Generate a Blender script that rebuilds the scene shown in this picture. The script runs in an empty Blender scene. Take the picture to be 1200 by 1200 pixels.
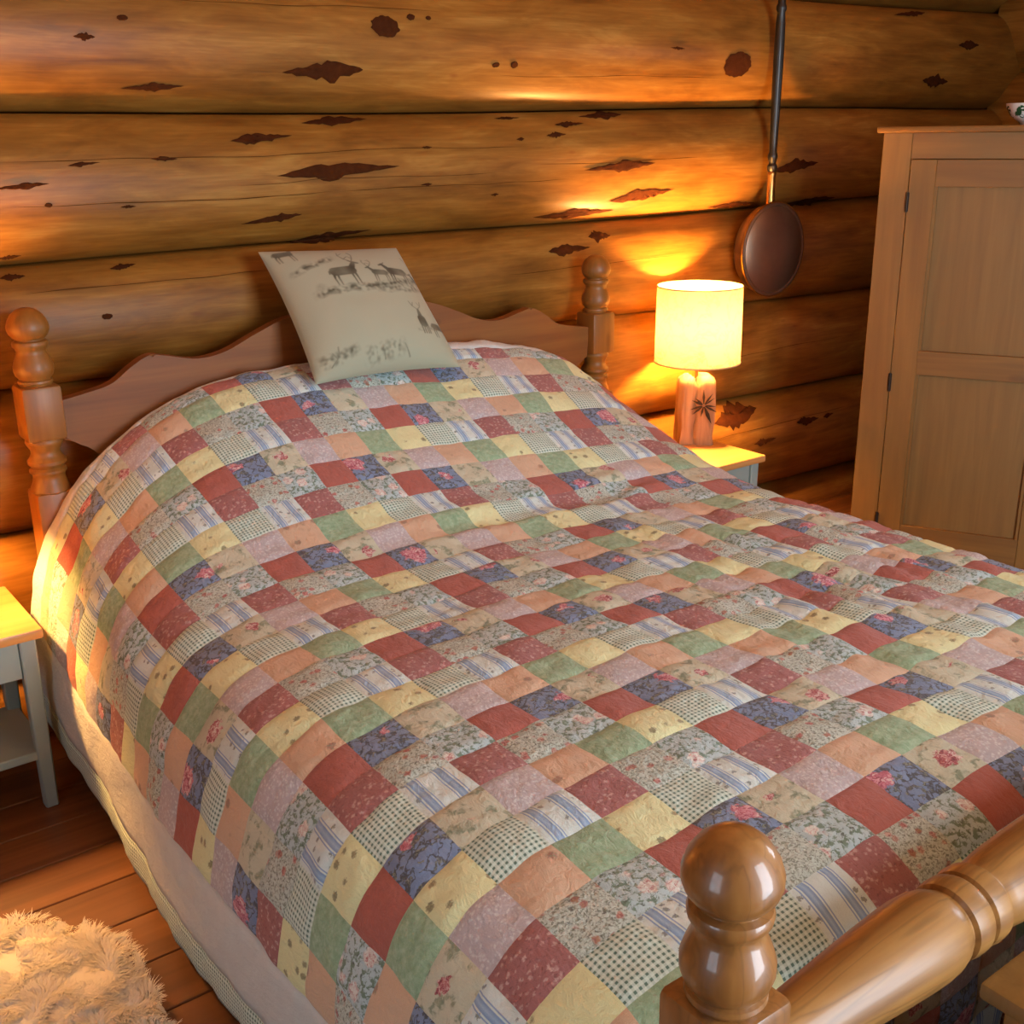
import bpy, bmesh, math, random
import numpy as np
from mathutils import Vector, Matrix, noise as mn
random.seed(7)
SC = bpy.context.scene
COL = SC.collection
PI = math.pi

# ------------------------------------------------------------------ camera
cam_d = bpy.data.cameras.new('camera'); cam = bpy.data.objects.new('camera', cam_d); COL.objects.link(cam)
CAM = Vector((-1.6267, -2.9234, 1.5707))
_yaw, _pit, _rol = 0.6403, 0.3227, -0.0115
FW = Vector((math.sin(_yaw)*math.cos(_pit), math.cos(_yaw)*math.cos(_pit), -math.sin(_pit)))
_r = Vector((math.cos(_yaw), -math.sin(_yaw), 0)); _u = _r.cross(FW)
RT = _r*math.cos(_rol) + _u*math.sin(_rol); UP = -_r*math.sin(_rol) + _u*math.cos(_rol)
m = Matrix((RT, UP, -FW)).transposed().to_4x4(); m.translation = CAM
cam.matrix_world = m
cam_d.sensor_width = 36; cam_d.lens = 1330.6/1200*36; cam_d.clip_start = .05
SC.camera = cam

# ------------------------------------------------------------------ world, daylight, exposure
w = bpy.data.worlds.new('world'); SC.world = w; w.use_nodes = True
w.node_tree.nodes['Background'].inputs[0].default_value = (.62, .76, 1, 1)
w.node_tree.nodes['Background'].inputs[1].default_value = 1.0
SC.view_settings.view_transform = 'Standard'; SC.view_settings.look = 'None'
SC.view_settings.gamma = 1; SC.view_settings.use_curve_mapping = False
SC.view_settings.exposure = 0.0

def area(name, loc, rot, sx, sy, power, col):
    d = bpy.data.lights.new(name, 'AREA'); d.shape = 'RECTANGLE'; d.size = sx; d.size_y = sy
    d.energy = power; d.color = col
    o = bpy.data.objects.new(name, d); COL.objects.link(o); o.location = loc; o.rotation_euler = rot
    return o
# daylight standing in the three windows (left wall, wall behind the camera, right wall)
area('daylight_window_side', (-3.2, -2.55, 1.35), (0, -PI/2, 0), 1.5, 1.0, 27, (.76, .88, 1))
area('daylight_window_rear', (.15, -4.05, 1.22), (PI/2, 0, 0), 1.3, 2.1, 134, (.76, .88, 1))
area('daylight_window_right', (3.75, -2.75, 1.38), (0, PI/2, 0), 1.2, 1.0, 52, (.76, .88, 1))
LAMP_E = 2700.0            # radiance of the bulbs in the two bedside lamps
LAMP_C = (1, .48, .135)

# ------------------------------------------------------------------ material helpers
def lin(c):
    return tuple(((v/255)/12.92 if v/255 <= .04045 else ((v/255+.055)/1.055)**2.4) for v in c) + (1,)

class G:
    def __init__(s, name):
        s.m = bpy.data.materials.new(name); s.m.use_nodes = True
        s.nt = s.m.node_tree; s.b = s.nt.nodes['Principled BSDF']
    def n(s, t, **k):
        x = s.nt.nodes.new(t)
        for a, v in k.items(): setattr(x, a, v)
        return x
    def put(s, sock, v):
        if hasattr(v, 'is_linked') or isinstance(v, bpy.types.NodeSocket): s.nt.links.new(v, sock)
        else: sock.default_value = v
    def coord(s, kind='Object'): return s.n('ShaderNodeTexCoord').outputs[kind]
    def map(s, vec, sc=(1, 1, 1), loc=(0, 0, 0), rot=(0, 0, 0)):
        x = s.n('ShaderNodeMapping'); s.put(x.inputs[0], vec)
        x.inputs['Scale'].default_value = sc; x.inputs['Location'].default_value = loc; x.inputs['Rotation'].default_value = rot
        return x.outputs[0]
    def noise(s, vec, sc, det=2, rough=.5, dist=0, col=False):
        x = s.n('ShaderNodeTexNoise'); s.put(x.inputs['Vector'], vec)
        x.inputs['Scale'].default_value = sc; x.inputs['Detail'].default_value = det
        x.inputs['Roughness'].default_value = rough; x.inputs['Distortion'].default_value = dist
        return x.outputs['Color' if col else 'Fac']
    def vor(s, vec, sc, out='Distance', rnd=1, feat='F1'):
        x = s.n('ShaderNodeTexVoronoi', feature=feat); s.put(x.inputs['Vector'], vec)
        x.inputs['Scale'].default_value = sc; x.inputs['Randomness'].default_value = rnd
        return x.outputs[out]
    def mr(s, v, a, b, c=0, d=1):
        x = s.n('ShaderNodeMapRange'); s.put(x.inputs[0], v)
        for i, q in enumerate((a, b, c, d)): x.inputs[i+1].default_value = q
        return x.outputs[0]
    def ma(s, op, a, b=0, c=0):
        x = s.n('ShaderNodeMath', operation=op); s.put(x.inputs[0], a); s.put(x.inputs[1], b); s.put(x.inputs[2], c)
        return x.outputs[0]
    def vm(s, op, a, b=(0, 0, 0)):
        x = s.n('ShaderNodeVectorMath', operation=op); s.put(x.inputs[0], a); s.put(x.inputs[1], b)
        return x.outputs['Value' if op in ('LENGTH', 'DISTANCE', 'DOT_PRODUCT') else 'Vector']
    def xyz(s, v):
        x = s.n('ShaderNodeSeparateXYZ'); s.put(x.inputs[0], v); return x.outputs
    def comb(s, a, b, c=0):
        x = s.n('ShaderNodeCombineXYZ'); s.put(x.inputs[0], a); s.put(x.inputs[1], b); s.put(x.inputs[2], c); return x.outputs[0]
    def mix(s, f, a, b, mode='MIX'):
        x = s.n('ShaderNodeMix', data_type='RGBA', blend_type=mode); s.put(x.inputs[0], f)
        s.put(x.inputs[6], a); s.put(x.inputs[7], b); return x.outputs[2]
    def ramp(s, f, stops):
        x = s.n('ShaderNodeValToRGB'); s.put(x.inputs[0], f); e = x.color_ramp.elements
        while len(e) < len(stops): e.new(.5)
        for q, (p, c) in zip(e, stops): q.position = p; q.color = c
        return x.outputs[0]
    def bump(s, h, st=.3, dist=.01):
        x = s.n('ShaderNodeBump'); s.put(x.inputs['Height'], h); x.inputs['Strength'].default_value = st
        x.inputs['Distance'].default_value = dist; s.nt.links.new(x.outputs[0], s.b.inputs['Normal'])
    def fin(s, col, rough=.5, coat=0, coatr=.1, metal=0, sheen=0, spec=.5):
        s.put(s.b.inputs['Base Color'], col); s.put(s.b.inputs['Roughness'], rough)
        s.b.inputs['Coat Weight'].default_value = coat; s.b.inputs['Coat Roughness'].default_value = coatr
        s.b.inputs['Metallic'].default_value = metal; s.b.inputs['Sheen Weight'].default_value = sheen
        s.b.inputs['Specular IOR Level'].default_value = spec
        return s.m

def wood(name, c0, c1, c2, axis=2, sc=1.0, rough=.45, coat=0.0, coatr=.15, knots=0.0, bump=.15, figure=0.0):
    """sawn or turned wood: grain drawn out along one object axis"""
    g = G(name); o = g.coord('Object')
    inf = g.n('ShaderNodeObjectInfo').outputs['Random']
    off = g.comb(g.ma('MULTIPLY', inf, 7.3), g.ma('MULTIPLY', inf, 3.1), g.ma('MULTIPLY', inf, 5.7))
    v = g.vm('ADD', o, off)
    s1 = [14*sc]*3; s1[axis] = .9*sc
    s2 = [90*sc]*3; s2[axis] = 3*sc
    a = g.noise(g.map(v, tuple(s1)), 1, 3, .55, 1.2)
    b = g.noise(g.map(v, tuple(s2)), 1, 2, .6)
    f = g.ma('ADD', g.ma('MULTIPLY', a, .75), g.ma('MULTIPLY', b, .25))
    col = g.ramp(f, [(.3, lin(c0)), (.5, lin(c1)), (.72, lin(c2))])
    if figure:
        s4 = [38*sc]*3; s4[axis] = 1.3*sc
        ln = g.mr(g.ma('ABSOLUTE', g.ma('SUBTRACT', g.noise(g.map(v, tuple(s4)), 1, 2, .5, .5), .5)), .0, .05, figure, 0)
        col = g.mix(ln, col, lin(tuple(q*.62 for q in c0)))
    if knots:
        s3 = [5.5]*3; s3[axis] = 2.2
        d = g.vor(g.map(v, tuple(s3)), 1)
        col = g.mix(g.mr(d, .035, .09, knots, 0), col, lin((70, 34, 16)))
    g.bump(f, bump, .004)
    return g.fin(col, rough, coat, coatr)

def plain(name, c, rough=.5, metal=0, coat=0, var=.12, sc=20, bump=0.0, sheen=0, spec=.5):
    g = G(name); o = g.coord('Object'); f = g.noise(o, sc, 3)
    c = lin(c); d = tuple(v*(1-var*2) for v in c[:3]) + (1,)
    col = g.mix(f, d, c)
    if bump: g.bump(f, bump, .004)
    return g.fin(col, rough, coat, .1, metal, sheen, spec)

M = {}
# varnished honey logs
def log_mat():
    g = G('log_wood'); o = g.coord('Object')
    inf = g.n('ShaderNodeObjectInfo').outputs['Random']
    v = g.vm('ADD', o, g.comb(g.ma('MULTIPLY', inf, 23.0), 0, g.ma('MULTIPLY', inf, 9.0)))
    big = g.noise(g.map(v, (.9, 2, 4)), 1.6, 4, .6, .6)
    mid = g.noise(g.map(v, (2.2, 5, 14)), 1.5, 4, .6, .8)
    fine = g.noise(g.map(v, (6, 60, 130)), 1, 3, .6)
    f = g.ma('ADD', g.ma('MULTIPLY', big, .45), g.ma('ADD', g.ma('MULTIPLY', mid, .38), g.ma('MULTIPLY', fine, .17)))
    col = g.ramp(f, [(.30, lin((84, 48, 15))), (.45, lin((122, 78, 27))), (.56, lin((144, 97, 37))), (.72, lin((180, 134, 64)))])
    sp = g.vor(g.map(v, (3, 6, 9)), 1.5)
    col = g.mix(g.mr(sp, .02, .10, .55, 0), col, lin((120, 62, 26)))
    g.bump(f, .22, .012)
    return g.fin(col, g.mr(mid, .3, .7, .42, .55), .16, .30, 0, 0, .12)
M['log'] = log_mat()
M['scar'] = plain('bark_scar', (80, 40, 14), .85, 0, 0, .35, 45, .6, 0, .08)
M['crack'] = plain('drying_crack', (92, 54, 18), .8, 0, 0, .2, 40, 0, 0, .1)
M['chink'] = plain('log_backing', (90, 58, 32), .9)
M['pine'] = wood('bed_pine', (114, 63, 19), (130, 76, 25), (144, 90, 33), 0, 1, .55, .0, .3, .75)
M['pine_z'] = wood('bed_pine_upright', (124, 74, 24), (142, 88, 30), (156, 102, 40), 2, 1, .48, .1, .25, .4)
M['gloss_z'] = wood('varnished_pine_upright', (112, 68, 26), (136, 87, 37), (154, 105, 50), 2, 1, .45, .5, .09, .0, .1, .28)
M['gloss_x'] = wood('varnished_pine_rail', (112, 70, 28), (150, 104, 48), (172, 128, 68), 0, 1, .5, .22, .18, .0, .1, .36)
M['ward'] = wood('wardrobe_pine', (116, 77, 27), (127, 87, 32), (140, 98, 39), 2, .9, .55, .05, .3, .6)
M['ward_h'] = wood('wardrobe_pine_cross', (112, 72, 25), (123, 82, 30), (137, 94, 37), 0, .9, .55, .05, .3, .3)
M['panel'] = wood('wardrobe_panel', (118, 82, 34), (126, 89, 38), (134, 97, 44), 2, 1.6, .55, .05, .3, 0)
M['nstop'] = wood('nightstand_top_pine', (206, 140, 74), (222, 160, 92), (232, 178, 112), 0, .8, .4, .35, .2, .7)
M['paint'] = plain('grey_blue_paint', (158, 176, 172), .5, 0, 0, .06, 12)
M['floor'] = wood('floor_board', (92, 54, 28), (120, 74, 40), (142, 92, 52), 0, .6, .42, .3, .2, .4)
M['ceil'] = wood('ceiling_board', (190, 130, 70), (206, 148, 86), (220, 168, 104), 0, .6, .5, 0, .2, .4)
M['dark_hinge'] = plain('dark_iron', (52, 40, 32), .5, .6)
M['white_fab'] = None
M['black_wood'] = plain('black_turned_wood', (20, 18, 16), .42, 0, .2, .3)
M['copper'] = plain('aged_copper', (150, 122, 100), .42, .9, 0, .2, 9)
M['brass'] = plain('aged_brass', (196, 150, 84), .3, 1, 0, .2, 14)
M['china'] = plain('white_china', (232, 230, 222), .15, 0, .5, .03)
M['leaf'] = plain('green_glaze', (46, 92, 58), .25, 0, .5, .2)
M['frame_white'] = plain('window_paint', (226, 224, 216), .5, 0, 0, .04)

# ------------------------------------------------------------------ mesh helpers
def tag(o, label=None, cat=None, group=None, kind=None):
    if label: o['label'] = label
    if cat: o['category'] = cat
    if group: o['group'] = group
    if kind: o['kind'] = kind
    return o
def empty(name, loc=(0, 0, 0), rz=0):
    o = bpy.data.objects.new(name, None); COL.objects.link(o); o.location = loc; o.rotation_euler = (0, 0, rz)
    o.empty_display_size = .1
    return o
def link(name, me, mat=None, parent=None):
    o = bpy.data.objects.new(name, me); COL.objects.link(o)
    if mat is not None and not me.materials: me.materials.append(mat)
    if parent: o.parent = parent
    return o
def from_bm(name, bm, mat, parent=None, smooth=True, ang=40):
    bmesh.ops.recalc_face_normals(bm, faces=bm.faces)
    me = bpy.data.meshes.new(name); bm.to_mesh(me); bm.free()
    if smooth:
        me.shade_smooth()
        me.set_sharp_from_angle(angle=math.radians(ang))
    return link(name, me, mat, parent)
def box(bm, x0, x1, y0, y1, z0, z1, bev=0.0, seg=1, mat=None):
    r = bmesh.ops.create_cube(bm, size=1)
    vs = r['verts']
    for v in vs:
        v.co = Vector(((x0+x1)/2 + v.co.x*(x1-x0), (y0+y1)/2 + v.co.y*(y1-y0), (z0+z1)/2 + v.co.z*(z1-z0)))
        if mat: v.co = mat @ v.co
    if bev:
        es = list({e for v in vs for e in v.link_edges})
        bmesh.ops.bevel(bm, geom=es, offset=bev, segments=seg, profile=.5, affect='EDGES')
    return vs
def lathe(bm, prof, n=28, mat=None, axis='z'):
    """prof: (radius, height) list; closed at both ends"""
    rings = []
    for r, h in prof:
        ring = []
        for i in range(n):
            a = 2*PI*i/n
            p = Vector((r*math.cos(a), r*math.sin(a), h))
            if axis == 'x': p = Vector((h, r*math.cos(a), r*math.sin(a)))
            ring.append(bm.verts.new(mat @ p if mat else p))
        rings.append(ring)
    for a, b in zip(rings, rings[1:]):
        for i in range(n): bm.faces.new((a[i], a[(i+1) % n], b[(i+1) % n], b[i]))
    bm.faces.new(rings[0][::-1]); bm.faces.new(rings[-1])
def prism(bm, pts, y0, y1):
    """polygon in x,z extruded along y"""
    a = [bm.verts.new((x, y0, z)) for x, z in pts]; b = [bm.verts.new((x, y1, z)) for x, z in pts]
    f0 = bm.faces.new(a); f1 = bm.faces.new(b[::-1])
    n = len(pts)
    for i in range(n): bm.faces.new((a[i], b[i], b[(i+1) % n], a[(i+1) % n]))
    return f0, f1
def smooth_curve(pts, n=8):
    """Catmull-Rom through 2-D points"""
    out = []; P = [pts[0]] + list(pts) + [pts[-1]]
    for i in range(1, len(P)-2):
        for k in range(n):
            t = k/n
            out.append(tuple(.5*((2*P[i][j]) + (-P[i-1][j]+P[i+1][j])*t + (2*P[i-1][j]-5*P[i][j]+4*P[i+1][j]-P[i+2][j])*t*t
                       + (-P[i-1][j]+3*P[i][j]-3*P[i+1][j]+P[i+2][j])*t**3) for j in range(2)))
    out.append(tuple(pts[-1])); return out
def copy_tree(o, parent=None):
    c = o.copy(); COL.objects.link(c); c.parent = parent
    for ch in list(o.children): copy_tree(ch, c)
    return c

# ------------------------------------------------------------------ the room: log walls, floor, ceiling
# seam heights of the back wall (each a line z = a + b*x); logs lie between neighbouring seams
SEAM = [(-.30, 0), (.165, -.026), (.542, -.011), (.945, -.016), (1.268, .008), (1.633, .006), (2.02, .010), (2.53, 0)]
def seam(i, x): return SEAM[i][0] + SEAM[i][1]*x + .006*math.sin(1.9*x + i*2.1)
R_LOG = .30
def log_y(x, t, hh, i):
    """depth of the log face: t runs from -1 (lower seam) to 1 (upper seam)"""
    wob = .007*math.sin(1.3*x + i*1.7) + .004*math.sin(3.7*x + i*5.1)
    return .10 + wob + R_LOG - math.sqrt(max(R_LOG**2 - (hh*t)**2, .004)) + .035*abs(t)**9
def row_at(x, z):
    for i in range(len(SEAM)-1):
        if seam(i, x) <= z < seam(i+1, x): return i
    return len(SEAM)-2
def wall_y(x, z):
    i = row_at(x, z); a, b = seam(i, x), seam(i+1, x)
    return log_y(x, (2*z-a-b)/(b-a), (b-a)/2, i)
def log_mesh(name, x0, x1, i, sm=seam):
    nx = max(8, int((x1-x0)/.09)); nt = 16
    vs = []; fs = []
    for a in range(nx+1):
        x = x0 + (x1-x0)*a/nx; lo, hi = sm(i, x), sm(i+1, x); hh = (hi-lo)/2
        for b in range(nt+1):
            t = -math.cos(PI*b/nt)*.985
            z = (lo+hi)/2 + t*hh
            vs.append((x, log_y(x, t, hh, i) + .0025*mn.noise((x*5, z*16, i*3.3)), z))
        vs.append((x, .30, hi)); vs.append((x, .30, lo))
    w_ = nt+3
    for a in range(nx):
        for b in range(w_):
            c = (b+1) % w_
            fs.append((a*w_+b, (a+1)*w_+b, (a+1)*w_+c, a*w_+c))
    fs.append(tuple(range(w_))); fs.append(tuple(nx*w_+k for k in reversed(range(w_))))
    me = bpy.data.meshes.new(name); me.from_pydata(vs, [], fs); me.shade_smooth(); me.set_sharp_from_angle(angle=math.radians(50))
    return me
def log_wall(name, loc, rz, x0, x1, opening=None, sm=seam):
    """backing slab with one log per row as its children; opening = (x0, x1, z0, z1)"""
    bm = bmesh.new()
    if opening:
        a, b, c, d = opening
        box(bm, x0, a, .30, .36, 0, 2.55); box(bm, b, x1, .30, .36, 0, 2.55)
        box(bm, a, b, .30, .36, 0, c); box(bm, a, b, .30, .36, d, 2.55)
    else: box(bm, x0, x1, .30, .36, 0, 2.55)
    wl = from_bm(name, bm, M['chink'], None, False); wl.location = loc; wl.rotation_euler = (0, 0, rz)
    tag(wl, kind='structure')
    logs = []
    for i in range(len(SEAM)-1):
        segs = [(x0, x1)]
        if opening and sm(i+1, 0) > opening[2]+.05 and sm(i, 0) < opening[3]-.05: segs = [(x0, opening[0]), (opening[1], x1)]
        for s0, s1 in segs: logs.append(link('log', log_mesh('log', s0, s1, i, sm), M['log'], wl))
    return wl, logs
wb, back_logs = log_wall('wall_back', (0, 0, 0), 0, -3.3, 3.95)
def seam_side(i, x): return SEAM[i][0] + .18 + .008*math.sin(1.7*x + i)
log_wall('wall_left', (-2.9+.1, 0, 0), PI/2, -4.75, .2, (-3.05, -2.05, .55, 2.10), seam_side)
log_wall('wall_right', (3.45-.1, 0, 0), -PI/2, -.2, 4.75, (2.3, 3.2, .80, 2.0), seam_side)
log_wall('wall_front', (0, -3.9+.1, 0), PI, -3.95, 3.3, (-.8, .5, .12, 2.30), seam_side)

def window(name, loc, rz, w_, z0, z1, nx, nz):
    o = empty(name, loc, rz); tag(o, kind='structure')
    bm = bmesh.new()
    for a, b, c, d in ((-w_/2, -w_/2+.06, z0, z1), (w_/2-.06, w_/2, z0, z1), (-w_/2, w_/2, z0, z0+.06), (-w_/2, w_/2, z1-.06, z1)):
        box(bm, a, b, .24, .30, c, d, .004)
    from_bm('window_frame', bm, M['frame_white'], o)
    cw, ch = (w_-.12)/nx, (z1-z0-.12)/nz
    for i in range(1, nx):
        bm = bmesh.new(); x = -w_/2+.06+cw*i; box(bm, x-.012, x+.012, .255, .285, z0+.06, z1-.06); from_bm('glazing_bar', bm, M['frame_white'], o)
    for j in range(1, nz):
        bm = bmesh.new(); z = z0+.06+ch*j; box(bm, -w_/2+.06, w_/2-.06, .255, .285, z-.012, z+.012); from_bm('glazing_bar', bm, M['frame_white'], o)
    for i in range(nx):
        for j in range(nz):
            x = -w_/2+.06+cw*i; z = z0+.06+ch*j
            bm = bmesh.new(); box(bm, x+.012, x+cw-.012, .268, .272, z+.012, z+ch-.012); from_bm('pane', bm, M['glass'], o, False)
g = G('window_glass'); tr = g.n('ShaderNodeBsdfTransparent'); gl = g.n('ShaderNodeBsdfGlossy'); gl.inputs['Roughness'].default_value = .02
mx = g.n('ShaderNodeMixShader'); mx.inputs[0].default_value = .06
g.nt.links.new(tr.outputs[0], mx.inputs[1]); g.nt.links.new(gl.outputs[0], mx.inputs[2])
g.nt.links.new(mx.outputs[0], g.nt.nodes['Material Output'].inputs[0]); M['glass'] = g.m
window('window_1', (-2.8, -2.55, 0), PI/2, 1.0, .55, 2.10, 2, 2)
window('window_2', (3.35, -2.75, 0), -PI/2, .9, .80, 2.0, 2, 2)
window('window_3', (.15, -3.8, 0), PI, 1.3, .12, 2.30, 2, 3)

# floor boards, each its own piece on a slab
bm = bmesh.new(); box(bm, -3.2, 4.0, -4.8, .35, -.12, -.022)
fl = from_bm('floor', bm, M['chink'], None, False); tag(fl, kind='structure')
bw = .152
bm = bmesh.new(); box(bm, -3.2, 4.0, -bw/2+.0015, bw/2-.0015, -.022, 0, .002)
pm = from_bm('floor_board', bm, M['floor'], fl, False); pm.location = (0, -4.7, 0)
k = 1
while -4.7 + k*bw < .27:
    o = pm.copy(); COL.objects.link(o); o.location = (random.uniform(-.02, .02), -4.7+k*bw, random.uniform(-.0008, 0)); k += 1
bm = bmesh.new(); box(bm, -3.2, 4.0, -4.8, .35, 2.5, 2.6)
tag(from_bm('ceiling', bm, M['ceil'], None, False), kind='structure')

# bark scars and knots left on the peeled logs: (x, z, width, height)
SCARS = [(-0.66, 1.804, 0.05, 0.021), (-0.56, 1.851, 0.03, 0.014), (0.2, 1.862, 0.1, 0.059), (0.29, 1.891, 0.03, 0.018), (0.35, 1.891, 0.02, 0.012), (0.0, 1.739, 0.24, 0.058), (-0.49, 1.691, 0.16, 0.021), (0.59, 1.768, 0.03, 0.015), (0.66, 1.77, 0.03, 0.02), (1.66, 1.793, 0.15, 0.086), (1.35, 1.838, 0.07, 0.011), (2.89, 1.757, 0.18, 0.054), (3.1, 1.904, 0.15, 0.041), (2.74, 2.016, 0.23, 0.025), (0.05, 1.608, 0.21, 0.028), (-0.2, 1.563, 0.18, 0.031), (-0.7, 1.507, 0.08, 0.012), (-0.49, 1.515, 0.07, 0.015), (0.03, 1.471, 0.38, 0.047), (-0.86, 1.459, 0.13, 0.016), (0.33, 1.53, 0.04, 0.01), (0.32, 1.423, 0.04, 0.01), (0.58, 1.383, 0.03, 0.01), (-0.8, 1.412, 0.02, 0.012), (-0.6, 1.399, 0.04, 0.009), (-0.19, 1.346, 0.18, 0.023), (0.02, 1.284, 0.25, 0.029), (-0.9, 1.288, 0.06, 0.012), (1.07, 1.622, 0.19, 0.027), (0.91, 1.595, 0.12, 0.019), (0.84, 1.561, 0.08, 0.019), (0.69, 1.55, 0.03, 0.013), (1.11, 1.456, 0.31, 0.039), (1.23, 1.355, 0.29, 0.046), (0.94, 1.305, 0.34, 0.034), (2.02, 1.433, 0.25, 0.057), (0.67, 1.614, 0.1, 0.01), (-0.62, 1.246, 0.07, 0.015), (1.04, 1.226, 0.1, 0.04), (0.89, 1.192, 0.18, 0.04), (-0.69, 1.126, 0.03, 0.015), (-0.9, 1.241, 0.06, 0.017), (1.74, 1.298, 0.24, 0.025), (2.19, 1.291, 0.32, 0.04), (1.79, 0.471, 0.25, 0.107), (1.93, 0.348, 0.13, 0.03), (2.21, 0.391, 0.14, 0.038), (2.35, 0.392, 0.07, 0.019)]
def blob(x, z, w_, h, seed, kind):
    """thin jagged lozenge that follows the round of the log"""
    rnd = random.Random(seed); n = 34; vs = []; fs = []
    out = []
    if kind == 'knot':
        for i in range(n):
            a = 2*PI*i/n; q = rnd.uniform(.90, 1.06); out.append((math.cos(a)*w_/2*q, math.sin(a)*h/2*q))
    else:   # spindle with ragged flanks and drawn-out points
        pk = rnd.uniform(-.35, .35); hf = n//2
        for sgn_ in (1, -1):
            for i in range(hf):
                t = 1-2*i/hf if sgn_ > 0 else -1+2*i/hf
                e = abs(t-pk)/(1-pk if t > pk else 1+pk)
                q = (1-e**1.05)*(.65+.7*rnd.random()) + .06*rnd.random()
                out.append((t*w_/2*1.12+rnd.uniform(-.01, .01)*w_, sgn_*h/2*1.15*q if 0 < i else 0))
    sl = rnd.uniform(-.03, .10)
    rings = 3
    for r in range(rings):
        q = (1, .75, .4)[r]; lift = (.0006, .0022, .0014)[r]
        for px, pz in out:
            X = x+px*q; Z = z+pz*q+px*q*sl
            vs.append((X, wall_y(X, Z)-lift-.0012, Z))
    vs.append((x, wall_y(x, z)-.003, z))
    for r in range(rings-1):
        for i in range(n):
            j = (i+1) % n; fs.append((r*n+i, r*n+j, (r+1)*n+j, (r+1)*n+i))
    c = len(vs)-1; b = (rings-1)*n
    for i in range(n): fs.append((b+i, b+(i+1) % n, c))
    return vs, fs
for q, (x, z, w_, h) in enumerate(SCARS):
    kind = 'knot' if w_/max(h, .001) < 2.3 and w_ < .16 else 'scar'
    vs, fs = blob(x, z, w_*.95, h*(1 if kind == 'knot' else .78), q*13+5, kind)
    me = bpy.data.meshes.new('bark_scar'); me.from_pydata(vs, [], fs); me.shade_smooth()
    link('knot' if kind == 'knot' else 'bark_scar', me, M['scar'], back_logs[row_at(x, z)])
for x0, x1, z, s in ((-.92, .75, 1.512, 3), (-.92, .02, 1.405, 5), (.02, .9, 1.412, 9), (-.3, .6, 1.44, 15), (.75, 1.5, 1.47, 8), (-.9, -.2, 1.20, 4), (.6, 1.4, 1.13, 6), (1.4, 2.4, .72, 2), (1.5, 2.5, .40, 7), (-.5, .4, 1.90, 12), (.6, 1.6, 1.74, 14)):
    vs = []; fs = []; n = 40
    for i in range(n+1):
        x = x0+(x1-x0)*i/n; zz = z + .008*mn.noise((x*2.2, s*4.1, 0)) + .004*mn.noise((x*7, s*9.1, 2)) + .012*(x-x0); hw = .0016*(.4+.8*abs(mn.noise((x*6, s, 7))))*min(1, i/4, (n-i)/4)
        for d in (-hw, hw): vs.append((x, wall_y(x, zz+d)-.0032, zz+d))
        if i: fs.append((2*i-2, 2*i, 2*i+1, 2*i-1))
    me = bpy.data.meshes.new('drying_crack'); me.from_pydata(vs, [], fs)
    link('drying_crack', me, M['crack'], back_logs[row_at((x0+x1)/2, z)])

# ------------------------------------------------------------------ the bed
W2 = .914; LB = 2.312
bed = empty('bed', (0, -1.15, 0)); tag(bed, 'double bed in turned pine with scalloped headboard and ball-topped posts', 'bed')
def bed_part(name, bm, mat, sm=True, ang=40):
    o = from_bm(name, bm, mat, None, sm, ang); o.parent = bed; o.location = (0, 1.15, 0); return o
BALL = [(.0008, .0395), (.012, .0385), (.024, .034), (.036, .024), (.045, .010), (.0495, -.004), (.0495, -.014), (.046, -.024), (.039, -.033), (.034, -.037)]
def post_top(c):
    """ball finial, collar and vase turning above the square block; c = height of the ball's middle"""
    p = BALL + [(.034, -.039), (.041, -.042), (.043, -.047), (.042, -.054), (.037, -.060), (.035, -.066), (.037, -.074), (.043, -.088),
                (.0475, -.103), (.0475, -.115), (.044, -.126), (.038, -.133), (.037, -.136), (.041, -.138), (.042, -.143), (.039, -.148), (.039, -.16)]
    return [(r, c+h) for r, h in p][::-1]
def post(x, y, c, blocks, low, mat, face=1):
    bm = bmesh.new(); T = Matrix.Translation((x, y, 0))
    lathe(bm, post_top(c), 36, T)
    for z0, z1 in blocks: box(bm, x-.048, x+.048, y-.048, y+.048, z0, z1, .009, 2)
    if low: lathe(bm, low, 36, T)
    return bed_part('post', bm, mat, True, 38)
HC = 1.142
LOW = [(.040, .862), (.045, .853), (.046, .847), (.043, .840), (.036, .828), (.035, .818), (.040, .808), (.047, .800), (.047, .792), (.041, .786),
       (.039, .782), (.045, .776), (.045, .770), (.040, .764), (.039, .755), (.042, .742), (.047, .730), (.049, .722), (.046, .716), (.040, .71)][::-1]
for sx in (-1, 1): post(sx*W2, 0, HC, [(.855, .992), (0, .722)], LOW, M['pine_z'])
FC = .907
post(-W2, -LB, FC, [(.52, FC-.148), (0, .34)], [(.036, .30), (.044, .36), (.038, .40), (.047, .44), (.040, .48), (.044, .54)], M['gloss_z'])
post(W2, -LB, FC, [(.52, FC-.148), (0, .34)], [(.036, .30), (.044, .36), (.038, .40), (.047, .44), (.040, .48), (.044, .54)], M['gloss_z'])
# headboard panel
half = smooth_curve([(.875, .945), (.80, .957), (.735, .972), (.68, 1.008), (.63, 1.032), (.585, 1.026), (.50, 1.008), (.42, 1.018), (.33, 1.055), (.235, 1.088), (.12, 1.10), (0, 1.104)], 5)
arc = [(.868-.105*math.sin(a), .735+.105*math.cos(a)) for a in [i*PI/2/8 for i in range(9)]]
rgt = half[::-1] + [(.868, .845)] + arc[1:] + [(.763, .46)]
pts = [(x, z) for x, z in rgt] + [(-x, z) for x, z in rgt[::-1] if x > 1e-6]
bm = bmesh.new(); f0, f1 = prism(bm, pts, -.018, .018)
bmesh.ops.bevel(bm, geom=list(f0.edges), offset=.006, segments=2, affect='EDGES')
bed_part('headboard', bm, M['pine'], True, 30)
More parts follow.
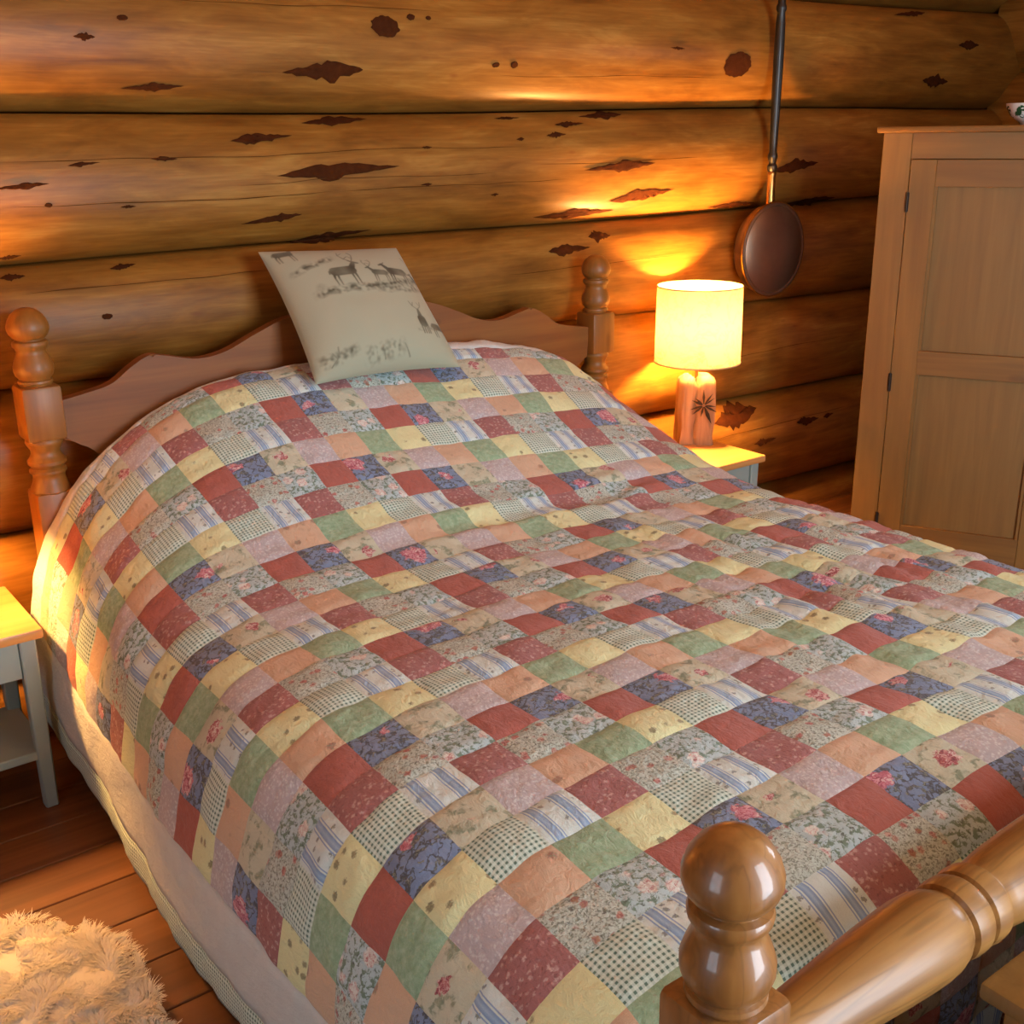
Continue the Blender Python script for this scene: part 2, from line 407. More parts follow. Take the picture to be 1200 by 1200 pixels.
# turned foot rail
rp = [(.034, -.875), (.036, -.862), (.043, -.858), (.0445, -.845), (.043, -.833), (.037, -.829), (.0375, -.815), (.0405, -.79), (.046, -.72), (.0505, -.66),
      (.0535, -.61), (.0545, -.58), (.053, -.555), (.049, -.538), (.044, -.530), (.0435, -.526), (.049, -.522), (.051, -.508), (.0505, -.494), (.0475, -.488), (.0445, -.485),
      (.049, -.481), (.0515, -.468), (.0505, -.455), (.045, -.449), (.0435, -.444), (.046, -.432), (.050, -.40), (.053, -.32), (.0545, -.18)]
rp = rp + [(.055, 0)] + [(r, -h) for r, h in rp[::-1]]
bm = bmesh.new(); lathe(bm, rp, 40, Matrix.Translation((0, -LB, .652)), 'x'); bed_part('foot_rail', bm, M['gloss_x'], True, 34)
bm = bmesh.new(); box(bm, -.87, .87, -LB-.015, -LB+.015, .20, .34, .006, 2); bed_part('foot_panel', bm, M['pine'])
for sx in (-1, 1):
    bm = bmesh.new(); box(bm, sx*.90-.014, sx*.90+.014, -LB+.045, -.045, .24, .40, .004); bed_part('side_rail', bm, M['pine'])
bm = bmesh.new(); box(bm, -.86, .86, -2.17, -.04, .30, .53, .05, 4)
M['ticking'] = plain('mattress_ticking', (222, 216, 204), .9)
bed_part('mattress', bm, M['ticking'])

# ------------------------------------------------------------------ the patchwork quilt
YS=np.array([-.028,-.029,-.035,-.06,-.12,-.2,-.3,-.4,-.5,-.6,-.7,-.8,-.95,-1.2,-1.4,-1.7,-2.0,-2.1,-2.16,-2.2,-2.22,-2.225,-2.23,-2.23,-2.23])
ZS=np.array([.80,.945,.978,.98,.953,.907,.842,.778,.715,.658,.618,.598,.59,.586,.586,.592,.598,.592,.575,.545,.50,.44,.35,.20,.02])
_l=np.concatenate([[0],np.cumsum(np.hypot(np.diff(YS),np.diff(ZS)))])
_b=np.linspace(0,_l[-1],400)
_y=np.interp(_b,_l,YS); _z=np.interp(_b,_l,ZS)
def gsm(v,n):
    k=np.exp(-.5*(np.arange(-3*n,3*n+1)/n)**2); k/=k.sum()
    p=np.concatenate([2*v[0]-v[3*n:0:-1],v,2*v[-1]-v[-2:-3*n-2:-1]])
    return np.convolve(p,k,'valid')
_y=gsm(_y,5); _z=gsm(_z,5)
BMAX=_l[-1]
NA=260; A=np.linspace(0,1.55,NA); ZF=.588
def half(zc,hang):
    """cross-section (x,z) sampled by arc length A for crown height zc"""
    x=np.concatenate([np.linspace(0,.93,80),np.linspace(.96,1.02,6),np.linspace(1.025,1.06,40)])
    h=max(zc-ZF,0); low=min(zc-ZF,0)
    xt=x[:80]
    z=ZF+low+h*(1-(xt/1.0)**4)-.03*np.clip((xt-.7)/.23,0,1)**2
    zt=z[-1]
    z=np.concatenate([z,zt-np.linspace(.05,.2,6),zt-.2-np.linspace(.03,1.3,40)])
    l=np.concatenate([[0],np.cumsum(np.hypot(np.diff(x),np.diff(z)))])
    a=np.linspace(0,1.9,320)
    X=np.interp(a,l,x); Z=np.interp(a,l,z)
    # mirror for smoothing at the centre
    n=14
    Xm=np.concatenate([-X[::-1][:-1],X]); Zm=np.concatenate([Z[::-1][:-1],Z])
    Xs=gsm(Xm,n)[319:]; Zs=gsm(Zm,n)[319:]
    l2=np.concatenate([[0],np.cumsum(np.hypot(np.diff(Xs),np.diff(Zs)))])
    return np.interp(A,l2,Xs),np.interp(A,l2,Zs)
NB=400
GX=np.zeros((NB,NA));GZ=np.zeros((NB,NA))
for i in range(NB):
    zc=max(_z[i],.55) if _y[i]<-1.9 else _z[i]
    gx,gz=half(zc,0); GX[i]=gx; GZ[i]=gz-(zc-_z[i])
def S(a,b):
    """surface point: a = signed arc length across, b = arc length from the head"""
    a=np.asarray(a,float); b=np.asarray(b,float)
    ib=np.clip(b/BMAX*(NB-1),0,NB-1.001); i0=ib.astype(int); fb=ib-i0
    ia=np.clip(np.abs(a)/1.55*(NA-1),0,NA-1.001); j0=ia.astype(int); fa=ia-j0
    def L(G): return (G[i0,j0]*(1-fa)+G[i0,j0+1]*fa)*(1-fb)+(G[i0+1,j0]*(1-fa)+G[i0+1,j0+1]*fa)*fb
    X=np.sign(a)*L(GX); X=np.where(X>.93,.93+(X-.93)*.5,X)
    return np.stack([X,_y[i0]*(1-fb)+_y[i0+1]*fb,L(GZ)],-1)

CA = np.array([-0.2296, 0.04083, -0.09201, 0.00047, 0.02605, -0.00393, 0.00224, 0.95171, 0.07954, 0.00618, -0.03522, 0.00519, -0.00247, -0.05878, -0.00555, 0.03365, -0.00309, 0.0017, 0.00136, -0.0361, 0.00524, -0.00164, 0.03614, -0.00402, 0.00175])
CB = np.array([1.28487, 1.08856, 0.09312, -0.00661, -0.02731, 0.00169, -0.00242, -0.00727, -0.04497, 0.01812, 0.00614, -0.00208, 0.00064, 0.10466, -0.03717, -0.02869, 0.00463, -0.00142, -0.00503, 0.06721, -0.00633, 0.00186, -0.05167, 0.0003, -0.00195])
PW = [(i, j) for i in range(5) for j in range(7) if i+j <= 6 and not (i >= 4 and j > 2)]
def lattice(c, k):
    """seam lattice (column, row) -> arc lengths across and along the bed"""
    c = np.asarray(c, float); k = np.asarray(k, float)
    cc = (np.clip(c, 0, 22)-10)/10; kk = (k+6)/12
    a = sum(q*cc**i*kk**j for q, (i, j) in zip(CA, PW)) + np.clip(c-22, 0, 9)*.1 + np.clip(c, -9, 0)*.098
    b = sum(q*cc**i*kk**j for q, (i, j) in zip(CB, PW))
    return a, np.maximum(b, .012)
def quilt_point(a, b, c=None, k=None):
    """draped surface with soft folds; a, b arrays"""
    P = S(a, b); e = 2e-3
    Ta = S(a+e, b)-S(a-e, b); Tb = S(a, b+e)-S(a, b-e)
    N = np.cross(Tb, Ta); N /= np.maximum(np.linalg.norm(N, axis=-1, keepdims=True), 1e-9)
    h = np.empty(a.shape); fa, fb, fh = a.ravel(), b.ravel(), h.ravel()
    for q in range(fa.size):
        x, y = float(fa[q]), float(fb[q])
        s1 = mn.noise((x*4.2, y*4.2, 1.7)); s2 = mn.noise((x*11, y*11, 5.1)); s3 = mn.noise((x*24, y*24, 9.3))
        v = .0080*s1 + .0062*s2 + .0036*s3
        # drawn folds running towards the foot on the right of the bed, and puckers under the pillows
        wr = math.exp(-((x-.45)/.40)**2 - ((y-1.62)/.52)**2)
        v += wr*.013*math.sin(x*78 + 5*mn.noise((x*3, y*2.2, 3.3)) + y*6)*(.5+.7*mn.noise((x*5, y*5, 8)))
        wc = math.exp(-((y-.90-.06*x)/.11)**2)*math.exp(-((x-.15)/.5)**2)
        v += wc*.016*math.sin(y*60 + 3*mn.noise((x*4, y*3, 4.4)))*(.55+.6*mn.noise((x*6, 1, 2)))
        wl = math.exp(-((x+1.0)/.22)**2)*math.exp(-((y-.72)/.38)**2)
        v += wl*.020*mn.noise((x*9, y*7, 6.6))
        # hanging sides fall in shallow waves
        hg = max(0, abs(x)-.98)
        v += hg*.035*math.sin(y*6.3+1.1+x)*(.6+.5*mn.noise((y*2, x, 1)))
        fh[q] = v
    return P + N*h[..., None], N

FAB = []
def fabric(name, fn, bumpy=.42):
    g = G(name); uv = g.coord('UV'); loc = g.vm('FRACTION', uv); cell = g.vm('FLOOR', uv)
    wn = g.n('ShaderNodeTexWhiteNoise', noise_dimensions='3D'); g.put(wn.inputs['Vector'], cell)
    col = fn(g, uv, loc, wn.outputs['Color'], wn.outputs['Value'])
    col = g.mix(.08, col, lin((222, 220, 210)))
    col = g.mix(1, col, (.92, .99, .955, 1), 'MULTIPLY')
    wv = g.noise(uv, 60, 2, .6)
    col = g.mix(1, col, g.ramp(wv, [(.3, (.90, .90, .90, 1)), (.7, (1, 1, 1, 1))]), 'MULTIPLY')
    g.bump(g.ma('ADD', g.noise(g.map(uv, (1.6, .8, 1)), 4, 4, .65, .6), g.ma('MULTIPLY', wv, .12)), bumpy, .05)
    m_ = g.fin(col, .92, 0, .1, 0, .15, .2); FAB.append(m_); return m_
def spots(g, uv, sc, r0, r1, rnd=1): return g.mr(g.vor(uv, sc, 'Distance', rnd), r0, r1, 1, 0)
def wob(g, uv, amt, sc):   # ragged edges for printed motifs
    nz = g.noise(uv, sc, 3, .6, 0, True)
    return g.vm('ADD', uv, g.vm('MULTIPLY', g.vm('SUBTRACT', nz, (.5, .5, .5)), (amt, amt, 0)))
def sprig(g, uv, loc, base, n, c1, c2, r=.16, dens=1.0):
    w_ = wob(g, uv, .14, 26)
    d = g.vor(w_, n, 'Distance', .55); pick = g.mr(g.xyz(g.vor(w_, n, 'Color', .55))[0], 1-dens, 1-dens+.02)
    big = g.ma('MULTIPLY', g.mr(d, r, r+.08, 1, 0), pick)
    k = g.mr(g.noise(uv, 30, 2), .42, .58)
    return g.mix(g.ma('MULTIPLY', big, .85), base, g.mix(k, c1, c2))
def f_lav(g, uv, loc, rc, rv):
    d = g.vor(wob(g, uv, .12, 9), 15, 'Distance'); f = g.mr(d, .22, .5)
    return g.mix(f, lin((228, 216, 218)), lin((204, 184, 190)))
def f_peach(g, uv, loc, rc, rv):
    c = sprig(g, uv, loc, lin((226, 180, 148)), 2.4, lin((176, 84, 76)), lin((120, 124, 90)), .17, .35)
    return g.mix(g.ma('MULTIPLY', g.noise(uv, 3, 3), .35), c, lin((236, 196, 170)))
def f_green(g, uv, loc, rc, rv):
    c = g.ramp(g.noise(uv, 7, 4, .65), [(.3, lin((138, 166, 128))), (.5, lin((160, 186, 150))), (.7, lin((186, 206, 176)))])
    return g.mix(g.ma('MULTIPLY', spots(g, wob(g, uv, .1, 20), 9, .08, .2), .5), c, lin((172, 150, 128)))
def f_yel(g, uv, loc, rc, rv):
    c = sprig(g, uv, loc, lin((242, 236, 182)), 3.2, lin((158, 140, 96)), lin((118, 110, 76)), .20, .62)
    return g.mix(g.ma('MULTIPLY', spots(g, uv, 13, .06, .14), .4), c, lin((190, 170, 120)))
def f_chk(g, uv, loc, rc, rv):
    x = g.xyz(loc); q = []
    for i in (0, 1):
        s_ = g.ma('SINE', g.ma('MULTIPLY', x[i], 2*PI*11)); q.append(g.mr(s_, -.15, .35))
    both = g.ma('MULTIPLY', q[0], q[1]); one = g.ma('MAXIMUM', q[0], q[1])
    c = g.mix(g.ma('MULTIPLY', one, .40), lin((232, 240, 230)), lin((160, 184, 168)))
    return g.mix(both, c, lin((88, 120, 104)))
def f_str(g, uv, loc, rc, rv):
    x = g.xyz(loc)[0]
    t = g.ma('FRACT', g.ma('MULTIPLY', x, 2.0)); d = g.ma('ABSOLUTE', g.ma('SUBTRACT', t, .42))
    band = g.mr(d, .12, .14, 1, 0); edge = g.ma('MULTIPLY', g.mr(d, .18, .19), g.mr(d, .225, .235, 1, 0))
    base = sprig(g, uv, loc, lin((230, 238, 238)), 6.0, lin((136, 140, 120)), lin((120, 124, 140)), .22, .6)
    c = g.mix(band, base, g.mix(g.mr(d, 0, .10), lin((178, 200, 228)), lin((140, 166, 210))))
    return g.mix(edge, c, lin((150, 174, 212)))
def f_bur(g, uv, loc, rc, rv):
    d = spots(g, wob(g, uv, .14, 14), 9, .20, .38); k = g.mr(g.noise(uv, 18, 3), .55, .72)
    c = g.mix(d, lin((172, 98, 98)), lin((212, 164, 158)))
    return g.mix(k, c, lin((138, 66, 70)))
def f_flb(g, uv, loc, rc, rv):
    """crowded small posies on grey"""
    w_ = wob(g, uv, .14, 16)
    c = g.mix(g.mr(g.noise(w_, 22, 2, .6), .48, .60), lin((212, 216, 208)), lin((140, 142, 126)))
    c = g.mix(g.ma('MULTIPLY', g.mr(g.noise(w_, 13, 3, .6), .58, .66), .8), c, lin((86, 80, 70)))
    v = g.vor(w_, 4.4, 'Distance', .9); vc = g.xyz(g.vor(w_, 4.4, 'Color', .9))
    pet = g.ramp(vc[0], [(.15, lin((206, 126, 120))), (.4, lin((228, 190, 178))), (.6, lin((170, 116, 72))), (.85, lin((214, 150, 140)))])
    pet = g.mix(g.mr(g.noise(w_, 26, 2), .46, .58), pet, lin((160, 78, 76)))
    return g.mix(g.ma('MULTIPLY', g.mr(v, .25, .37, 1, 0), g.mr(vc[1], .12, .16)), c, pet)
def f_flw(g, uv, loc, rc, rv):
    """full-blown white roses and leaves on pale blue"""
    w_ = wob(g, uv, .22, 9)
    c = g.mix(g.mr(g.noise(w_, 9, 2, .5), .50, .57), lin((198, 212, 218)), lin((116, 136, 116)))
    c = g.mix(g.ma('MULTIPLY', g.mr(g.noise(w_, 15, 2, .5), .60, .66), .9), c, lin((84, 92, 84)))
    v = g.vor(w_, 2.3, 'Distance', .8)
    pet = g.ramp(g.noise(w_, 13, 3, .6, 1.0), [(.36, lin((196, 120, 122))), (.46, lin((232, 206, 200))), (.6, lin((246, 240, 236)))])
    return g.mix(g.mr(v, .30, .38, 1, 0), c, pet)
def f_red(g, uv, loc, rc, rv):
    return g.mix(g.noise(uv, 9, 4), lin((172, 78, 66)), lin((192, 96, 82)))
def rose(g, uv, loc, rc, c, ca, cb, cc_, rad):
    x = g.xyz(rc); ctr = g.comb(g.mr(x[0], 0, 1, .1, .9), g.mr(x[1], 0, 1, .1, .9))
    d = g.vm('DISTANCE', g.vm('MULTIPLY', g.vm('SUBTRACT', wob(g, uv, .5, 5), g.vm('FLOOR', uv)), (1, 1, 0)), ctr)
    d = g.ma('SUBTRACT', d, g.mr(x[2], 0, 1, -.12, .10))
    pt = g.ramp(g.noise(wob(g, uv, .3, 8), 9, 3, .6, 1.5), [(.36, cc_), (.46, ca), (.56, cb), (.66, lin((246, 224, 220)))])
    return g.mix(g.mr(d, rad, rad+.03, 1, 0), c, pt)
def f_blu(g, uv, loc, rc, rv):
    w_ = wob(g, uv, .26, 6)
    tw = g.mr(g.ma('ABSOLUTE', g.ma('SUBTRACT', g.noise(w_, 4, 2, .5), .5)), .02, .05, 1, 0)
    lf = g.mr(g.noise(w_, 6.5, 2), .57, .62)
    c = g.mix(g.noise(uv, 4, 2), lin((112, 130, 176)), lin((138, 154, 190)))
    c = g.mix(g.ma('MULTIPLY', tw, .9), c, lin((64, 56, 62)))
    c = g.mix(g.ma('MULTIPLY', lf, .9), c, g.mix(g.mr(g.noise(w_, 22, 2), .45, .6), lin((70, 66, 66)), lin((150, 146, 122))))
    return rose(g, uv, loc, rc, c, lin((206, 96, 122)), lin((230, 156, 172)), lin((150, 50, 76)), .22)
def f_bei(g, uv, loc, rc, rv):
    w_ = wob(g, uv, .30, 4)
    lf = g.mr(g.noise(w_, 3.2, 3, .6), .53, .62)
    c = g.mix(g.ma('MULTIPLY', lf, .85), lin((214, 206, 182)), g.mix(g.mr(g.noise(w_, 14, 2), .4, .65), lin((112, 126, 98)), lin((164, 160, 130))))
    return rose(g, uv, loc, rc, c, lin((192, 80, 92)), lin((226, 170, 166)), lin((134, 40, 56)), .10)
for nm, fn in (('lavender_scroll', f_lav), ('peach_sprig', f_peach), ('mottled_green', f_green), ('yellow_sprig', f_yel), ('green_gingham', f_chk), ('blue_stripe', f_str),
               ('burgundy_floral', f_bur), ('brown_posy', f_flb), ('white_rose_print', f_flw), ('brick_red', f_red), ('blue_rose_print', f_blu), ('beige_leaf_print', f_bei)):
    fabric(nm, fn)
FNAMES = ['lavender scroll print', 'peach sprig print', 'mottled sage green', 'yellow sprig print', 'green and white gingham', 'blue and cream stripe',
          'burgundy floral', 'brown posy print', 'white rose print', 'plain brick red', 'blue rose print', 'beige leaf print']
def f_white(g, uv, loc, rc, rv): return g.mix(g.noise(uv, 2, 3), lin((214, 208, 208)), lin((230, 226, 226)))
M['border'] = fabric('border_cotton', f_white, .35)
M['binding'] = fabric('binding_gingham', f_chk, .35)

quilt = empty('patchwork_quilt', (0, -1.2, .6)); tag(quilt, 'patchwork quilt of faded floral, gingham, striped and plain squares spread over the bed', 'quilt')
QI = Vector((0, -1.2, .6))
NP = 9; MARG = .0
def patch_grid(c0, c1, k0, k1, n=NP, puff=.0042, m_=None):
    cs, ks = np.meshgrid(np.linspace(c0, c1, n), np.linspace(k0, k1, m_ or n))
    a, b = lattice(cs, ks); P, N = quilt_point(a, b)
    u = (cs-c0)/(c1-c0)*2-1; v = (ks-k0)/(k1-k0)*2-1
    P = P + N*(puff*((1-np.abs(u)**5)*(1-np.abs(v)**5))**.6)[..., None]
    return P
OFF = [6, 10, 0, 3, 9, 0, 7, 1, 3]              # fabric shift of each row, repeating every nine rows (row -3, -4, ...)
def fab_at(c, k): return (c + OFF[(-3-k) % 9]) % 12
cells = [(c, k) for k in range(-19, 11) for c in range(24) if not (k >= 7 and (c < 3 or c > 20))]
geo = {}
for c, k in cells:
    P = patch_grid(c, c+1, k if k > -19 else -18.6, k+1)     # the first row is mostly under the border
    q = np.array(CAM); d = P-q; z = d@np.array(FW); px = 600+1330.6*(d@np.array(RT))/z; py = 600-1330.6*(d@np.array(UP))/z
    def ar(i0, j0, i1, j1): return (px[i1, j0]-px[i0, j0])*(py[i1, j1]-py[i0, j0])
    x = px[[0, 0, -1, -1], [0, -1, -1, 0]]; y = py[[0, 0, -1, -1], [0, -1, -1, 0]]
    A_ = .5*sum(x[i]*y[(i+1) % 4]-x[(i+1) % 4]*y[i] for i in range(4))
    ins = (px > 0).mean()*((px < 1200) & (py < 1200)).mean()
    geo[c, k] = (P, A_, A_*ins)
sgn = 1 if np.median([g_[1] for (c, k), g_ in geo.items() if 4 < c < 14 and -8 < k < 4]) > 0 else -1
order = sorted(cells, key=lambda ck: -sgn*geo[ck][2])
def patch_data(c, k, P):
    n = NP; vs = [tuple(Vector(p)-QI) for p in P.reshape(-1, 3)]; fs = []; uv = []
    rnd = random.Random(c*97+k*31); ox, oy = rnd.randint(0, 40), rnd.randint(0, 40)
    for i in range(n-1):
        for j in range(n-1):
            fs.append((i*n+j, (i+1)*n+j, (i+1)*n+j+1, i*n+j+1))
            for (ii, jj) in ((i, j), (i+1, j), (i+1, j+1), (i, j+1)):
                uv += [ox+.002+.996*jj/(n-1), oy+.002+.996*ii/(n-1)]
    return vs, fs, uv
def mesh_uv(name, vs, fs, uv, mats, idx=None):
    me = bpy.data.meshes.new(name); me.from_pydata(vs, [], fs); me.shade_smooth()
    me.uv_layers.new(name='UV').data.foreach_set('uv', uv)
    for m_ in mats: me.materials.append(m_)
    if idx is not None: me.polygons.foreach_set('material_index', idx)
    return me
rest = ([], [], [], [])
for r, (c, k) in enumerate(order):
    vs, fs, uv = patch_data(c, k, geo[c, k][0]); f = fab_at(c, k)
    if r < 300:
        o = link('patch', mesh_uv('patch', vs, fs, uv, [FAB[f]]), None, quilt)
        o['label'] = FNAMES[f] + ' square of cotton'
    else:
        b0 = len(rest[0]); rest[0].extend(vs); rest[1].extend(tuple(q+b0 for q in t) for t in fs); rest[2].extend(uv); rest[3].extend([f]*len(fs))
o = link('patch_field', mesh_uv('patch_field', rest[0], rest[1], rest[2], FAB[:12], rest[3]), None, quilt); o['kind'] = 'stuff'
# plain border and gingham binding round the patched centre
def strip(name, c0, c1, k0, k1, nu, nv, mat, su, sv, lift=.0):
    P = patch_grid(c0, c1, k0, k1, nu, .003, nv)
    vs = [tuple(Vector(p)-QI) for p in P.reshape(-1, 3)]; fs = []; uv = []
    for i in range(nv-1):
        for j in range(nu-1):
            fs.append((i*nu+j, (i+1)*nu+j, (i+1)*nu+j+1, i*nu+j+1))
            for (ii, jj) in ((i, j), (i+1, j), (i+1, j+1), (i, j+1)): uv += [su*jj/(nu-1), sv*ii/(nv-1)]
    o = link(name, mesh_uv(name, vs, fs, uv, [mat]), None, quilt)
    sd = o.modifiers.new('thickness', 'SOLIDIFY'); sd.thickness = .006; sd.offset = -1
    return o
for c0, c1, d0, d1 in ((-1.75, 0, -2.5, -1.75), (24, 25.75, 25.75, 26.5)):
    strip('border', c0, c1, -19.6, 7, 9, 150, M['border'], 1.8, 27)
    strip('binding', d0, d1, -19.6, 7, 6, 150, M['binding'], .8, 27)
strip('border', 0, 24, -20.1, -18.6, 140, 9, M['border'], 24, 1)

# ------------------------------------------------------------------ deer-print cushion leaning on the headboard
def dseg(S_, T_, a, b, r0, r1):
    ax, ay = a; bx, by = b; dx, dy = bx-ax, by-ay; L2 = dx*dx+dy*dy+1e-12
    t = np.clip(((S_-ax)*dx+(T_-ay)*dy)/L2, 0, 1)
    return np.hypot(S_-ax-t*dx, T_-ay-t*dy) - (r0+(r1-r0)*t)
def ink(d, soft=.004): return np.clip(.5-d/soft/2, 0, 1)
def deer(S_, T_, s0, t0, k, flip=1, antlers=True, head_up=True):
    """side-on red deer: body, neck, head, legs and branched antlers"""
    def P(x, y): return (s0+flip*x*k, t0+y*k)
    d = [dseg(S_, T_, P(-.36, .02), P(.26, .06), .20*k, .21*k),
         dseg(S_, T_, P(.30, .10), P(.52, .42), .13*k, .075*k), dseg(S_, T_, P(.52, .45), P(.70, .40), .07*k, .035*k),
         dseg(S_, T_, P(.48, .48), P(.38, .56), .03*k, .02*k), dseg(S_, T_, P(-.56, .05), P(-.58, -.06), .03*k, .025*k)]
    for x, y in ((-.48, -.55), (-.34, -.58), (.24, -.58), (.38, -.55)):
        d.append(dseg(S_, T_, P(x*.92, -.05), P(x, -.30), .06*k, .03*k)); d.append(dseg(S_, T_, P(x, -.30), P(x+.03, -.58), .028*k, .022*k))
    if antlers:
        for q in (-1, 1):
            c = [P(.50, .50), P(.50+q*.16-.05, .66), P(.50+q*.26-.06, .88), P(.50+q*.20-.05, 1.06)]
            for a, b in zip(c, c[1:]): d.append(dseg(S_, T_, a, b, .018*k, .014*k))
            d.append(dseg(S_, T_, c[1], P(.50+q*.02, .80), .014*k, .008*k)); d.append(dseg(S_, T_, c[2], P(.50+q*.10, 1.02), .012*k, .008*k))
    return ink(np.min(np.stack(d), 0))
def stag_front(S_, T_, s0, t0, k):
    def P(x, y): return (s0+x*k, t0+y*k)
    d = [dseg(S_, T_, P(0, .05), P(0, -.15), .2*k, .2*k), dseg(S_, T_, P(0, .2), P(.02, .45), .11*k, .07*k), dseg(S_, T_, P(.02, .5), P(.02, .42), .06*k, .05*k)]
    for x in (-.15, -.04, .08, .17): d.append(dseg(S_, T_, P(x, -.2), P(x, -.62), .035*k, .022*k))
    for q in (-1, 1):
        c = [P(.02+q*.03, .55), P(.02+q*.2, .68), P(.02+q*.3, .92)]
        for a, b in zip(c, c[1:]): d.append(dseg(S_, T_, a, b, .017*k, .012*k))
        d.append(dseg(S_, T_, c[1], P(.02+q*.1, .88), .012*k, .008*k))
    return ink(np.min(np.stack(d), 0))
NCU = 230
ts = np.linspace(0, 1, NCU); CS, CT = np.meshgrid(ts, ts)
def nz(S_, T_, sc, seed):
    out = np.empty(S_.shape); a, b, o = S_.ravel(), T_.ravel(), out.ravel()
    for i in range(a.size): o[i] = mn.noise((a[i]*sc, b[i]*sc, seed))
    return out
n1 = nz(CS, CT, 14, 1.1); n2 = nz(CS, CT, 45, 3.7)
art = np.zeros_like(CS)
for args in ((.40, .715, .185, 1, True), (.645, .69, .12, -1, True), (.79, .70, .16, -1, False), (.93, .255, .13, 1, False), (.11, .93, .12, 1, False), (.985, .64, .13, -1, False)):
    art = np.maximum(art, deer(CS, CT, *args)*(.88+.3*n1))
art = np.maximum(art, stag_front(CS, CT, .80, .30, .16)*(.9+.3*n1))
def ground(y0, slope, amp, x0, x1, th, dens):
    yy = y0+slope*(CS-.5)+amp*np.sin(CS*9+y0*20)+.012*n1
    return np.clip(1-np.abs(CT-yy)/th, 0, 1)**.7*np.clip((CS-x0)/.06, 0, 1)*np.clip((x1-CS)/.06, 0, 1)*np.clip(dens+.9*n2+.5*n1, 0, 1)
art = np.maximum(art, ground(.585, .10, .012, .12, 1.0, .038, .62))
art = np.maximum(art, ground(.565, .02, .01, .55, .95, .045, .5))
art = np.maximum(art, ground(.87, .28, .01, .05, .40, .030, .50))
art = np.maximum(art, ground(.21, .10, .01, .72, 1.0, .02, .35))
art = np.maximum(art, ground(.17, .12, .02, .0, .30, .05, .30))
art = np.maximum(art, ground(.10, .0, .02, .30, .62, .07, .22))
for a, b in (((.10, .06), (.15, .11)), ((.15, .11), (.155, .17)), ((.14, .10), (.115, .14)), ((.93, .86), (.97, .78)), ((.97, .78), (.99, .76)), ((.45, .05), (.44, .12)), ((.62, .05), (.60, .13))):
    art = np.maximum(art, .7*ink(dseg(CS, CT, a, b, .004, .003)))
art = np.maximum(art, .30*np.clip(1-np.hypot((CS-.20)/.05, (CT-.60)/.05), 0, 1)*(1+n2))
c_bg = np.array(lin((164, 164, 140))[:3]); c_ink = np.array(lin((66, 60, 42))[:3])
wash = np.clip(.5+.8*nz(CS, CT, 5, 7.7), 0, 1)[..., None]*.10
colr = (c_bg*(1-wash)+np.array(lin((160, 164, 138))[:3])*wash)
colr = colr*(1-art[..., None]*.9)+c_ink*art[..., None]*.9
# corners in the room: bottom left, bottom right, top left, top right
BL, BR = np.array((-.262, -.222, .938)), np.array((.205, -.222, .926)); TL, TR = np.array((-.282, .030, 1.268)), np.array((.157, .030, 1.250))
nrm = np.cross(BR-BL, TL-BL); nrm /= np.linalg.norm(nrm)
def cush(side):
    u, v = 2*CS-1, 2*CT-1
    pin = .055
    s_ = .5+.5*u*(1-pin*(1-v**2)); t_ = .5+.5*v*(1-pin*(1-u**2))
    P = ((1-s_)*(1-t_))[..., None]*BL + (s_*(1-t_))[..., None]*BR + ((1-s_)*t_)[..., None]*TL + (s_*t_)[..., None]*TR
    h = .088*np.clip((1-np.abs(u)**2.4)*(1-np.abs(v)**2.4), 0, 1)**.5
    h = h*(1+.10*np.clip(-v, 0, 1)) + .004*nz(CS, CT, 5, 2.2)*(1-u**2)*(1-v**2)
    return P + side*nrm*(h*(1 if side > 0 else .55))[..., None]
csh = empty('cushion', tuple((BL+BR)/2)); tag(csh, 'square cream cushion printed with grazing deer and stags, leaning on the headboard', 'cushion')
CO = Vector((BL+BR)/2)
def cushion_side(name, side, step, paint):
    P = cush(side)[::step, ::step]; n = P.shape[0]; vs = [tuple(Vector(p)-CO) for p in P.reshape(-1, 3)]; fs = []
    for i in range(n-1):
        for j in range(n-1):
            q = (i*n+j, i*n+j+1, (i+1)*n+j+1, (i+1)*n+j); fs.append(q if side > 0 else q[::-1])
    me = bpy.data.meshes.new(name); me.from_pydata(vs, [], fs); me.shade_smooth()
    if paint:
        at = me.color_attributes.new('print', 'FLOAT_COLOR', 'POINT')
        cc = np.ones((n*n, 4)); cc[:, :3] = colr[::step, ::step].reshape(-1, 3); at.data.foreach_set('color', cc.ravel())
    return me
g = G('deer_print_linen'); at = g.n('ShaderNodeVertexColor'); at.layer_name = 'print'
wv = g.noise(g.coord('Object'), 420, 2); g.bump(wv, .25, .002)
M['deer'] = g.fin(at.outputs[0], .9, 0, .1, 0, .15, .2)
M['linen'] = plain('cushion_back_linen', (200, 192, 168), .92, 0, 0, .05, 200, .2)
link('printed_front', cushion_side('printed_front', 1, 1, True), M['deer'], csh)
link('plain_back', cushion_side('plain_back', -1, 6, False), M['linen'], csh)

